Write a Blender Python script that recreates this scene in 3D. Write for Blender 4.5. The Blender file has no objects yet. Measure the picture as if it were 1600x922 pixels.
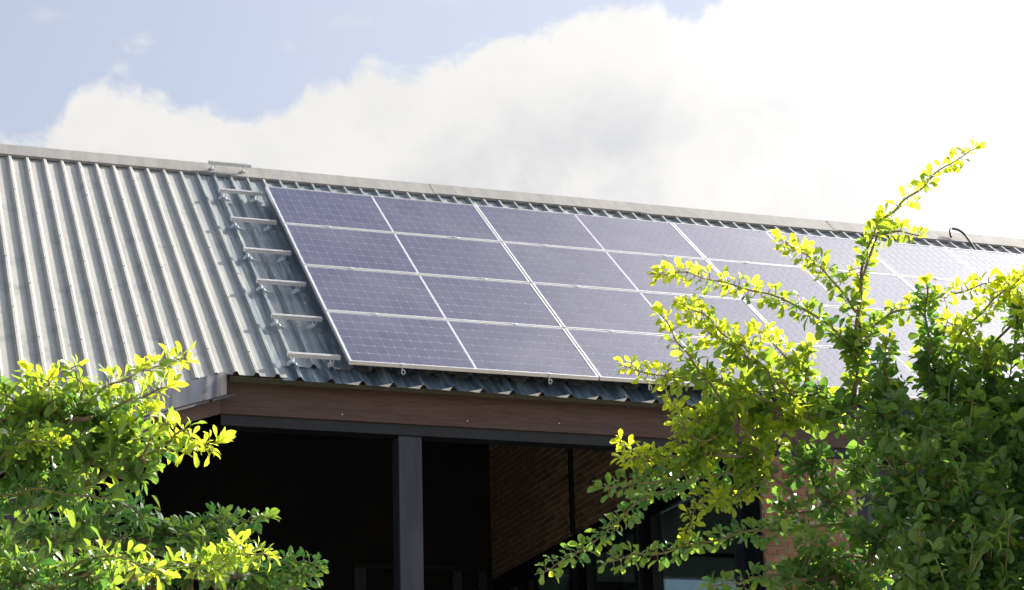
import bpy, bmesh, math, random
import numpy as np
from mathutils import Vector, Matrix, Euler
scene = bpy.context.scene
COL = scene.collection
# ------------------------------------------------------------------ camera
CAM_POS = Vector((-4.3427255, -16.7407974, -4.9102465))
CAM_R = Vector((0.94684696, -0.3205738, -0.02670723))
CAM_U = Vector((-0.07270303, -0.29413049, 0.95299608))
CAM_F = Vector((0.31336098, 0.90039974, 0.30180324))
cd = bpy.data.cameras.new('camera')
cd.sensor_width = 36.0
cd.lens = 73.89
cd.clip_start = 0.1
cd.clip_end = 5000
cam = bpy.data.objects.new('camera', cd)
COL.objects.link(cam)
mw = Matrix((CAM_R, CAM_U, -CAM_F)).transposed().to_4x4()
mw.translation = CAM_POS
cam.matrix_world = mw
scene.camera = cam
# ------------------------------------------------------------------ light
SUN_AZ = math.radians(73.6)      # clockwise from +Y
SUN_EL = math.radians(34.5)
SUN_DIR = Vector((math.sin(SUN_AZ) * math.cos(SUN_EL), math.cos(SUN_AZ) * math.cos(SUN_EL), math.sin(SUN_EL)))
sl = bpy.data.lights.new('sun', 'SUN')
sl.energy = 5.0
sl.angle = math.radians(0.5)
sl.color = (1.0, 0.90, 0.76)
so = bpy.data.objects.new('sun', sl)
COL.objects.link(so)
so.rotation_euler = SUN_DIR.to_track_quat('Z', 'Y').to_euler()
so.location = (20, 5, 20)

scene.view_settings.view_transform = 'Standard'
scene.view_settings.look = 'None'
scene.view_settings.exposure = 1.25
scene.view_settings.gamma = 1.0
scene.render.engine = 'CYCLES'
scene.cycles.max_bounces = 8
scene.cycles.transparent_max_bounces = 12

world = bpy.data.worlds.new('World')
scene.world = world
world.use_nodes = True
wt = world.node_tree
wt.nodes.clear()

def N(t, typ, **kw):
    n = t.nodes.new(typ)
    for k, v in kw.items():
        if k == 'inp':
            for i, val in v.items():
                n.inputs[i].default_value = val
        else:
            setattr(n, k, v)
    return n

def mth(t, op, a, b=None, c=None, clamp=False):
    n = t.nodes.new('ShaderNodeMath')
    n.operation = op
    n.use_clamp = clamp
    for i, v in enumerate((a, b, c)):
        if v is None:
            continue
        if hasattr(v, 'type') and hasattr(v, 'links'):
            t.links.new(v, n.inputs[i])
        else:
            n.inputs[i].default_value = v
    return n.outputs[0]

def mixc(t, f, a, b):
    n = t.nodes.new('ShaderNodeMix')
    n.data_type = 'RGBA'
    n.clamp_factor = True
    for i, v in ((0, f), (6, a), (7, b)):
        if hasattr(v, 'links'):
            t.links.new(v, n.inputs[i])
        elif i == 0:
            n.inputs[0].default_value = v
        else:
            n.inputs[i].default_value = (v[0], v[1], v[2], 1)
    return n.outputs[2]

def mapr(t, v, a, b, c=0.0, d=1.0, smooth=True):
    n = t.nodes.new('ShaderNodeMapRange')
    n.interpolation_type = 'SMOOTHSTEP' if smooth else 'LINEAR'
    t.links.new(v, n.inputs[0])
    for i, x in enumerate((a, b, c, d)):
        n.inputs[i + 1].default_value = x
    return n.outputs[0]

def noise(t, vec, scale, detail=4, rough=0.55, dist=0.0):
    n = t.nodes.new('ShaderNodeTexNoise')
    if vec is not None:
        t.links.new(vec, n.inputs['Vector'])
    n.inputs['Scale'].default_value = scale
    n.inputs['Detail'].default_value = detail
    n.inputs['Roughness'].default_value = rough
    n.inputs['Distortion'].default_value = dist
    return n.outputs['Fac']

def build_world():
    t = wt
    L = t.links.new
    tc = N(t, 'ShaderNodeTexCoord')
    nz = N(t, 'ShaderNodeVectorMath', operation='NORMALIZE')
    L(tc.outputs['Generated'], nz.inputs[0])
    d = nz.outputs[0]
    sp = N(t, 'ShaderNodeSeparateXYZ')
    L(d, sp.inputs[0])
    az = mth(t, 'MULTIPLY', mth(t, 'ARCTAN2', sp.outputs[0], sp.outputs[1]), 180 / math.pi)
    el = mth(t, 'MULTIPLY', mth(t, 'ARCSINE', sp.outputs[2]), 180 / math.pi)
    sky = N(t, 'ShaderNodeTexSky', sky_type='NISHITA')
    sky.sun_disc = False
    sky.sun_elevation = SUN_EL
    sky.sun_rotation = SUN_AZ
    sky.air_density = 1.0
    sky.dust_density = 1.6
    sky.ozone_density = 1.0
    # top edge of the cloud bank, elevation in degrees against azimuth (wide curve and a detailed one)
    def curve(x, lo, hi, pts, vmax):
        c = N(t, 'ShaderNodeFloatCurve')
        cm = c.mapping
        cu = cm.curves[0]
        P = [((a - lo) / (hi - lo), e / vmax) for a, e in pts]
        cu.points[0].location = P[0]
        cu.points[1].location = P[-1]
        for p in P[1:-1]:
            cu.points.new(*p)
        cm.update()
        L(mapr(t, x, lo, hi, 0, 1, False), c.inputs['Value'])
        return mth(t, 'MULTIPLY', c.outputs[0], vmax)
    wide = curve(az, -180, 180, [(-180, 14), (-120, 10), (-60, 16), (-20, 20), (2, 21.6), (25, 25.2), (28, 30), (32, 46), (38, 60), (52, 70), (74, 72), (96, 54), (120, 30), (150, 18), (180, 14)], 90)
    fine = curve(az, 2, 28, [(2, 21.7), (4.6, 21.75), (6.3, 22.15), (6.7, 23.1), (7.3, 23.35), (8.2, 23.15), (9.3, 22.85), (10.6, 22.62), (11.9, 22.6), (13.1, 22.9), (13.4, 23.3), (14.5, 23.75), (15.6, 24.1), (16.35, 23.78), (17.5, 24.1), (18.7, 24.7), (20.4, 24.85), (21.4, 25.15), (22.7, 25.4), (24.0, 25.2), (25.0, 25.0), (28, 27.6)], 90)
    infr = mth(t, 'MULTIPLY', mapr(t, az, 2, 3, 0, 1), mapr(t, az, 26, 28, 1, 0))
    nm = N(t, 'ShaderNodeMix')
    L(infr, nm.inputs[0]); L(wide, nm.inputs[2]); L(fine, nm.inputs[3])
    bound = nm.outputs[0]
    n1 = noise(t, d, 42, 8, 0.62, 0.4)
    n2 = noise(t, d, 9, 5, 0.55, 0.2)
    edge = mth(t, 'ADD', mth(t, 'SUBTRACT', bound, el), mth(t, 'MULTIPLY', mth(t, 'SUBTRACT', n1, 0.5), 2.3))
    m = mapr(t, edge, -0.12, 0.5)
    # a few loose wisps
    def wisp(a0, e0, ra, re, amp):
        x = mth(t, 'DIVIDE', mth(t, 'SUBTRACT', az, a0), ra)
        y = mth(t, 'DIVIDE', mth(t, 'SUBTRACT', el, e0), re)
        r = mth(t, 'SQRT', mth(t, 'ADD', mth(t, 'MULTIPLY', x, x), mth(t, 'MULTIPLY', y, y)))
        g = mth(t, 'SUBTRACT', 1.0, r)
        g = mth(t, 'ADD', g, mth(t, 'MULTIPLY', mth(t, 'SUBTRACT', n1, 0.5), 3.2))
        return mth(t, 'MULTIPLY', mapr(t, g, 0.0, 1.1), amp)
    for wdef in ((8.5, 24.35, 0.75, 0.42, 0.7), (7.9, 23.6, 0.5, 0.3, 0.35), (12.8, 24.35, 0.4, 0.35, 0.3), (5.9, 24.9, 0.9, 0.3, 0.22), (14.6, 25.0, 1.0, 0.25, 0.2), (17.0, 25.5, 1.2, 0.3, 0.3)):
        m = mth(t, 'MAXIMUM', m, wisp(*wdef))
    # loose high cloud elsewhere in the dome
    n3 = noise(t, d, 2.2, 6, 0.6, 0.5)
    loose = mth(t, 'MULTIPLY', mapr(t, n3, 0.54, 0.72), mth(t, 'SUBTRACT', 1.0, mapr(t, az, -30, 0, 0, 1)))
    m = mth(t, 'MAXIMUM', m, mth(t, 'MULTIPLY', loose, 0.35))
    # brightness of the bank: whiter towards the sun, faint grey folds inside
    sd = N(t, 'ShaderNodeVectorMath', operation='DOT_PRODUCT')
    L(d, sd.inputs[0]); sd.inputs[1].default_value = SUN_DIR
    cs = mth(t, 'MAXIMUM', sd.outputs['Value'], 0.0)
    glow = mth(t, 'POWER', cs, 14.0)
    n4 = noise(t, d, 14, 6, 0.55, 0.3)
    folds = mth(t, 'MULTIPLY', mapr(t, n4, 0.35, 0.68, 0.0, 1.0), mapr(t, az, 20, 30, 1.0, 0.35))
    depth = mapr(t, edge, 0.6, 5.5)            # 0 at the sunlit rim, 1 deep in the bank
    cl = mixc(t, mth(t, 'MULTIPLY', folds, mth(t, 'ADD', 0.25, mth(t, 'MULTIPLY', depth, 0.75))), (9.9, 9.75, 9.5), (6.7, 6.85, 7.3))
    gain = mth(t, 'ADD', CLOUD_GAIN, mth(t, 'MULTIPLY', glow, GLOW_GAIN))
    vm = N(t, 'ShaderNodeVectorMath', operation='SCALE')
    L(cl, vm.inputs[0]); L(gain, vm.inputs['Scale'])
    # thin veil over the blue
    veil = mth(t, 'ADD', VEIL, mth(t, 'MULTIPLY', mapr(t, az, 0, 30), 0.32))
    vs = N(t, 'ShaderNodeVectorMath', operation='SCALE')
    L(sky.outputs[0], vs.inputs[0]); vs.inputs['Scale'].default_value = SKY_GAIN
    veil = mth(t, 'MULTIPLY', veil, mapr(t, mth(t, 'ABSOLUTE', mth(t, 'SUBTRACT', az, 45.0)), 45, 110, 1, 0.35))
    veil = mth(t, 'MULTIPLY', veil, mapr(t, el, 27, 62, 1, 0.3))
    blue = mixc(t, veil, vs.outputs[0], (7.0, 7.55, 8.9))
    col = mixc(t, m, blue, vm.outputs[0])
    bg = N(t, 'ShaderNodeBackground', inp={1: 0.05})
    L(col, bg.inputs[0])
    out = N(t, 'ShaderNodeOutputWorld')
    L(bg.outputs[0], out.inputs[0])
CLOUD_GAIN = 0.77
GLOW_GAIN = 11.0
VEIL = 0.50
SKY_GAIN = 0.92
build_world()

# ------------------------------------------------------------------ helpers
PITCH = 0.6905003601642399
CP, SP = math.cos(PITCH), math.sin(PITCH)
GROUND = -6.5
def RP(u, v, n=0.0):
    """roof coordinates (along the eave, up the slope, out of the slope) to world"""
    return Vector((u, v * CP - n * SP, v * SP + n * CP))

class MB:
    def __init__(self):
        self.v = []; self.f = []; self.m = []
    def add(self, vs, fs, mi=0):
        b = len(self.v)
        self.v += [tuple(x) for x in vs]
        self.f += [tuple(b + i for i in f) for f in fs]
        self.m += [mi] * len(fs)
        return self
    def box(self, x0, x1, y0, y1, z0, z1, mi=0, bev=0.0):
        if bev > 0:
            bm = bmesh.new()
            bmesh.ops.create_cube(bm, size=1)
            for w in bm.verts:
                w.co = Vector(((x0 + x1) / 2 + w.co.x * (x1 - x0), (y0 + y1) / 2 + w.co.y * (y1 - y0), (z0 + z1) / 2 + w.co.z * (z1 - z0)))
            bmesh.ops.bevel(bm, geom=bm.edges[:], offset=bev, segments=1, affect='EDGES', profile=0.5)
            bm.verts.index_update()
            self.add([w.co[:] for w in bm.verts], [[w.index for w in f.verts] for f in bm.faces], mi)
            bm.free()
            return self
        vs = [(x, y, z) for x in (x0, x1) for y in (y0, y1) for z in (z0, z1)]
        return self.add(vs, [(0, 1, 3, 2), (4, 6, 7, 5), (0, 4, 5, 1), (2, 3, 7, 6), (0, 2, 6, 4), (1, 5, 7, 3)], mi)
    def prism(self, poly, dvec, mi=0):
        """poly: closed list of 3d points, extruded by dvec"""
        n = len(poly)
        a = [Vector(p) for p in poly]; b = [p + Vector(dvec) for p in a]
        fs = [tuple(range(n))[::-1], tuple(range(n, 2 * n))] + [(i, (i + 1) % n, n + (i + 1) % n, n + i) for i in range(n)]
        return self.add(a + b, fs, mi)
    def tube(self, pts, rad, seg=6, mi=0, cap=True):
        pts = [Vector(p) for p in pts]
        if not isinstance(rad, (list, tuple)):
            rad = [rad] * len(pts)
        vs = []; fs = []
        ref = Vector((0.13, 0.31, 0.94)).normalized()
        for i, p in enumerate(pts):
            t = (pts[min(i + 1, len(pts) - 1)] - pts[max(i - 1, 0)])
            if t.length < 1e-9: t = Vector((0, 0, 1))
            t.normalize()
            s = t.cross(ref)
            if s.length < 0.05: s = t.cross(Vector((1, 0, 0)))
            s.normalize(); w = t.cross(s)
            for k in range(seg):
                a = 2 * math.pi * k / seg
                vs.append(p + (s * math.cos(a) + w * math.sin(a)) * rad[i])
        for i in range(len(pts) - 1):
            for k in range(seg):
                k2 = (k + 1) % seg
                fs.append((i * seg + k, i * seg + k2, (i + 1) * seg + k2, (i + 1) * seg + k))
        if cap:
            fs.append(tuple(range(seg))[::-1])
            fs.append(tuple(range((len(pts) - 1) * seg, len(pts) * seg)))
        return self.add(vs, fs, mi)
    def mesh(self, name, mats, smooth=False, fix=True):
        me = bpy.data.meshes.new(name)
        me.from_pydata(self.v, [], self.f)
        for m in (mats if isinstance(mats, (list, tuple)) else [mats]):
            me.materials.append(m)
        me.polygons.foreach_set('material_index', self.m)
        if fix:
            bm = bmesh.new(); bm.from_mesh(me)
            bmesh.ops.recalc_face_normals(bm, faces=bm.faces)
            bm.to_mesh(me); bm.free()
        if smooth:
            me.polygons.foreach_set('use_smooth', [True] * len(me.polygons))
        me.update()
        return me
    def obj(self, name, mats, parent=None, loc=(0, 0, 0), rot=(0, 0, 0), smooth=False, kind=None, label=None):
        o = bpy.data.objects.new(name, self.mesh(name, mats, smooth))
        return put(o, parent, loc, rot, kind, label)

def put(o, parent=None, loc=(0, 0, 0), rot=(0, 0, 0), kind=None, label=None):
    COL.objects.link(o)
    o.location = loc; o.rotation_euler = rot
    if parent: o.parent = parent
    if kind: o['kind'] = kind
    if label: o['label'] = label
    return o

def thing(name, label, cat, loc=(0, 0, 0), rot=(0, 0, 0), group=None):
    o = bpy.data.objects.new(name, None)
    o.empty_display_size = 0.2
    COL.objects.link(o)
    o.location = loc; o.rotation_euler = rot
    o['label'] = label; o['category'] = cat
    if group: o['group'] = group
    return o

# ------------------------------------------------------------------ materials
def mat(name):
    m = bpy.data.materials.new(name)
    m.use_nodes = True
    t = m.node_tree
    b = t.nodes['Principled BSDF']
    return m, t, b

def objcoord(t, scale=(1, 1, 1), kind='Object'):
    tc = N(t, 'ShaderNodeTexCoord')
    mp = N(t, 'ShaderNodeMapping')
    t.links.new(tc.outputs[kind], mp.inputs[0])
    mp.inputs['Scale'].default_value = scale
    return mp.outputs[0]

def bump(t, b, h, strength, dist=0.01):
    n = N(t, 'ShaderNodeBump')
    n.inputs['Strength'].default_value = strength
    n.inputs['Distance'].default_value = dist
    t.links.new(h, n.inputs['Height'])
    t.links.new(n.outputs[0], b.inputs['Normal'])

def simple(name, c0, c1, rough=0.6, metal=0.0, scale=(6, 6, 6), nscale=1.0, bmp=0.15, r2=None, spec=0.5, rnd=0.0):
    m, t, b = mat(name)
    v = objcoord(t, scale)
    f = noise(t, v, nscale, 6, 0.6)
    col = mixc(t, mapr(t, f, 0.3, 0.7), c0, c1)
    if rnd > 0:
        oi = N(t, 'ShaderNodeObjectInfo')
        hs = N(t, 'ShaderNodeHueSaturation')
        t.links.new(mth(t, 'ADD', 1 - rnd / 2, mth(t, 'MULTIPLY', oi.outputs['Random'], rnd)), hs.inputs['Value'])
        t.links.new(col, hs.inputs['Color'])
        col = hs.outputs[0]
    t.links.new(col, b.inputs['Base Color'])
    b.inputs['Metallic'].default_value = metal
    b.inputs['Specular IOR Level'].default_value = spec
    f2 = noise(t, v, nscale * 5, 4, 0.6)
    r2 = rough + 0.12 if r2 is None else r2
    t.links.new(mapr(t, f2, 0.3, 0.7, rough, r2), b.inputs['Roughness'])
    if bmp > 0:
        bump(t, b, f2, bmp, 0.004)
    return m

def roof_metal(name, c0, c1, stain, rough, grime=1.0):
    m, t, b = mat(name)
    v = objcoord(t, (1, 1, 1))
    streak = noise(t, objcoord(t, (9, 0.7, 9)), 1.0, 7, 0.62)
    blot = noise(t, v, 3.0, 8, 0.65, 0.6)
    spots = noise(t, v, 14.0, 5, 0.7)
    c = mixc(t, mapr(t, streak, 0.35, 0.68), c0, c1)
    c = mixc(t, mth(t, 'MULTIPLY', mapr(t, blot, 0.52, 0.72), 0.55), c, stain)
    c = mixc(t, mth(t, 'MULTIPLY', mapr(t, spots, 0.62, 0.74), 0.5), c, (stain[0] * 0.6, stain[1] * 0.6, stain[2] * 0.6))
    # old water marks and grime collected round the rail brackets
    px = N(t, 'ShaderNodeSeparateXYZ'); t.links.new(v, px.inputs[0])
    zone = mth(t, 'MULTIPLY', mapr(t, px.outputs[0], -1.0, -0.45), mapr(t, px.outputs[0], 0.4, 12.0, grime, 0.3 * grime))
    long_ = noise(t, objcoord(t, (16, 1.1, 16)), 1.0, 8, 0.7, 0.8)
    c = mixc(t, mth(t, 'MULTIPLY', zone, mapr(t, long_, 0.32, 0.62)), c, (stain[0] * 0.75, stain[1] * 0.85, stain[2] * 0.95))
    t.links.new(c, b.inputs['Base Color'])
    b.inputs['Metallic'].default_value = 0.0
    b.inputs['Specular IOR Level'].default_value = 0.25
    t.links.new(mapr(t, blot, 0.3, 0.7, rough, rough + 0.2), b.inputs['Roughness'])
    bump(t, b, blot, 0.12, 0.01)
    return m

M = {}
M['roof'] = roof_metal('galvanised_roof_steel', (0.34, 0.35, 0.34), (0.41, 0.415, 0.40), (0.20, 0.22, 0.24), 0.5)
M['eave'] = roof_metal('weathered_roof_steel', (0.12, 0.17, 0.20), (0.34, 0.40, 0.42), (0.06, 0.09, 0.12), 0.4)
M['cap'] = roof_metal('ridge_cap_steel', (0.24, 0.24, 0.24), (0.30, 0.295, 0.29), (0.21, 0.215, 0.23), 0.5, 0.0)
def flashing_mat():
    m, t, b = mat('folded_flashing_steel')
    v = objcoord(t, (2.2, 2.2, 0.5))
    f = noise(t, v, 1.6, 2, 0.4, 0.8)
    c = mixc(t, mapr(t, f, 0.38, 0.62), (0.07, 0.08, 0.11), (0.15, 0.145, 0.15))
    t.links.new(c, b.inputs['Base Color'])
    b.inputs['Metallic'].default_value = 0.75
    b.inputs['Roughness'].default_value = 0.3
    bump(t, b, f, 0.5, 0.05)
    return m
M['flash'] = flashing_mat()
M['alu'] = simple('anodised_aluminium', (0.68, 0.69, 0.71), (0.76, 0.76, 0.77), 0.3, 0.6, (20, 20, 20), 1, 0.05)
M['zinc'] = simple('zinc_plated_steel', (0.60, 0.63, 0.68), (0.76, 0.79, 0.83), 0.35, 0.5, (40, 40, 40), 1, 0.2)
M['blacksteel'] = simple('black_painted_steel', (0.006, 0.008, 0.012), (0.010, 0.012, 0.017), 0.45, 0.0, (3, 3, 0.8), 2, 0.1)
M['poststeel'] = simple('slate_painted_steel', (0.022, 0.028, 0.040), (0.042, 0.050, 0.066), 0.45, 0.0, (8, 8, 1.2), 1.2, 0.15)
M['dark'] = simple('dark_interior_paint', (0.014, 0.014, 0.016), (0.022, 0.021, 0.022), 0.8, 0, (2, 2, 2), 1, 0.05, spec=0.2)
M['greenwall'] = simple('grey_green_room_paint', (0.34, 0.41, 0.39), (0.38, 0.45, 0.43), 0.8, 0, (2, 2, 2), 1, 0.05)
M['mortar'] = simple('sandy_mortar', (0.27, 0.22, 0.17), (0.35, 0.29, 0.23), 0.9, 0, (18, 18, 18), 1.2, 0.5)
M['mortar_dark'] = simple('shaded_wall_mortar', (0.62, 0.55, 0.46), (0.70, 0.63, 0.54), 0.9, 0, (18, 18, 18), 1.2, 0.5)
M['brick'] = simple('red_brick', (0.18, 0.085, 0.05), (0.27, 0.15, 0.085), 0.85, 0, (14, 14, 14), 1.2, 0.7, rnd=0.5)
M['brick_dark'] = simple('brown_brick', (0.24, 0.165, 0.115), (0.36, 0.26, 0.19), 0.85, 0, (14, 14, 14), 1.2, 0.7, rnd=0.7)
M['batten'] = simple('dark_olive_batten', (0.035, 0.035, 0.022), (0.055, 0.052, 0.035), 0.8, 0, (8, 8, 8), 1, 0.2)
M['bark'] = simple('shrub_bark', (0.16, 0.115, 0.075), (0.27, 0.21, 0.15), 0.85, 0, (60, 60, 60), 1, 0.6)
M['twig'] = simple('green_brown_twig', (0.20, 0.17, 0.07), (0.30, 0.25, 0.11), 0.7, 0, (60, 60, 60), 1, 0.4)
M['cable'] = simple('black_cable_sheath', (0.03, 0.03, 0.035), (0.06, 0.06, 0.065), 0.5, 0, (10, 10, 10), 1, 0.05)
M['ground'] = simple('paved_ground', (0.16, 0.15, 0.13), (0.24, 0.22, 0.19), 0.9, 0, (0.5, 0.5, 0.5), 1, 0.3)

def wood_mat():
    m, t, b = mat('brown_stained_wood')
    g = noise(t, objcoord(t, (0.9, 0.9, 14)), 3.0, 8, 0.65, 1.2)
    g2 = noise(t, objcoord(t, (0.5, 0.5, 3)), 1.5, 3, 0.5, 0.4)
    c = mixc(t, mapr(t, g, 0.32, 0.68), (0.058, 0.031, 0.026), (0.108, 0.067, 0.056))
    c = mixc(t, mth(t, 'MULTIPLY', mapr(t, g2, 0.4, 0.7), 0.5), c, (0.065, 0.048, 0.040))
    t.links.new(c, b.inputs['Base Color'])
    b.inputs['Roughness'].default_value = 0.6
    bump(t, b, g, 0.5, 0.006)
    return m
M['wood'] = wood_mat()

def cell_mat(name, c0, c1):
    m, t, b = mat(name)
    oi = N(t, 'ShaderNodeObjectInfo')
    tc = N(t, 'ShaderNodeTexCoord')
    f = noise(t, tc.outputs['Object'], 1.1, 3, 0.5)
    geo = N(t, 'ShaderNodeNewGeometry')
    dirt = noise(t, geo.outputs['Position'], 0.9, 2, 0.5)
    c = mixc(t, mth(t, 'ADD', mth(t, 'MULTIPLY', oi.outputs['Random'], 0.6), mth(t, 'MULTIPLY', f, 0.4)), c0, c1)
    c = mixc(t, mth(t, 'MULTIPLY', mapr(t, dirt, 0.42, 0.75), 0.12), c, (0.30, 0.30, 0.33))
    t.links.new(c, b.inputs['Base Color'])
    b.inputs['Roughness'].default_value = 0.34
    b.inputs['Specular IOR Level'].default_value = 0.7
    return m
M['cell'] = cell_mat('blue_silicon_cell', (0.048, 0.048, 0.105), (0.076, 0.075, 0.145))
M['backsheet'] = cell_mat('pale_cell_gap', (0.34, 0.34, 0.44), (0.38, 0.38, 0.48))
M['busbar'] = cell_mat('white_centre_gap', (0.55, 0.55, 0.62), (0.6, 0.6, 0.66))

def glass_mat(name, tint, gl=0.08):
    m, t, b = mat(name)
    t.nodes.remove(b)
    tr = N(t, 'ShaderNodeBsdfTransparent', inp={0: (*tint, 1)})
    gs = N(t, 'ShaderNodeBsdfGlossy', inp={0: (0.9, 0.95, 1, 1), 1: 0.03})
    fr = N(t, 'ShaderNodeFresnel', inp={0: 1.5})
    mx = N(t, 'ShaderNodeMixShader')
    t.links.new(mth(t, 'MULTIPLY', fr.outputs[0], gl / 0.08), mx.inputs[0])
    t.links.new(tr.outputs[0], mx.inputs[1]); t.links.new(gs.outputs[0], mx.inputs[2])
    t.links.new(mx.outputs[0], t.nodes['Material Output'].inputs[0])
    return m
M['glass'] = glass_mat('tinted_window_glass', (0.80, 0.86, 0.86), 0.05)
M['glassblue'] = glass_mat('blue_tinted_glass', (0.62, 0.72, 0.80), 0.05)

def leaf_mat(name, dark, light, young, tr_old, tr_young):
    m, t, b = mat(name)
    t.nodes.remove(b)
    at = N(t, 'ShaderNodeAttribute', attribute_name='tint')
    sp = N(t, 'ShaderNodeSeparateColor')
    t.links.new(at.outputs['Color'], sp.inputs[0])
    oi = N(t, 'ShaderNodeObjectInfo')
    so_ = N(t, 'ShaderNodeSeparateColor')
    t.links.new(oi.outputs['Color'], so_.inputs[0])
    y = mth(t, 'ADD', sp.outputs[0], so_.outputs[0], clamp=True)       # how young the leaf is
    r = mth(t, 'ADD', sp.outputs[1], so_.outputs[1], clamp=True)       # leaf-to-leaf variation
    c = mixc(t, r, dark, light)
    c = mixc(t, mth(t, 'MULTIPLY', y, 0.8), c, young)
    tc = N(t, 'ShaderNodeNewGeometry')
    mott = noise(t, tc.outputs['Position'], 160.0, 3, 0.5)
    c = mixc(t, mth(t, 'MULTIPLY', mapr(t, mott, 0.45, 0.7), 0.2), c, (0.10, 0.14, 0.04))
    trc = mixc(t, y, tr_old, tr_young)
    trc = mixc(t, mth(t, 'MULTIPLY', r, 0.35), trc, (0.22, 0.38, 0.05))
    pr = N(t, 'ShaderNodeBsdfPrincipled')
    t.links.new(c, pr.inputs['Base Color'])
    pr.inputs['Roughness'].default_value = 0.3
    pr.inputs['Specular IOR Level'].default_value = 0.6
    tl = N(t, 'ShaderNodeBsdfTranslucent')
    t.links.new(trc, tl.inputs[0])
    mx = N(t, 'ShaderNodeMixShader')
    t.links.new(mth(t, 'ADD', 0.34, mth(t, 'MULTIPLY', y, 0.42)), mx.inputs[0])
    t.links.new(pr.outputs[0], mx.inputs[1]); t.links.new(tl.outputs[0], mx.inputs[2])
    t.links.new(mx.outputs[0], t.nodes['Material Output'].inputs[0])
    return m
M['leaf'] = leaf_mat('shrub_leaf', (0.050, 0.145, 0.052), (0.115, 0.245, 0.075), (0.30, 0.38, 0.04), (0.10, 0.34, 0.055), (0.92, 0.95, 0.03))
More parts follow.
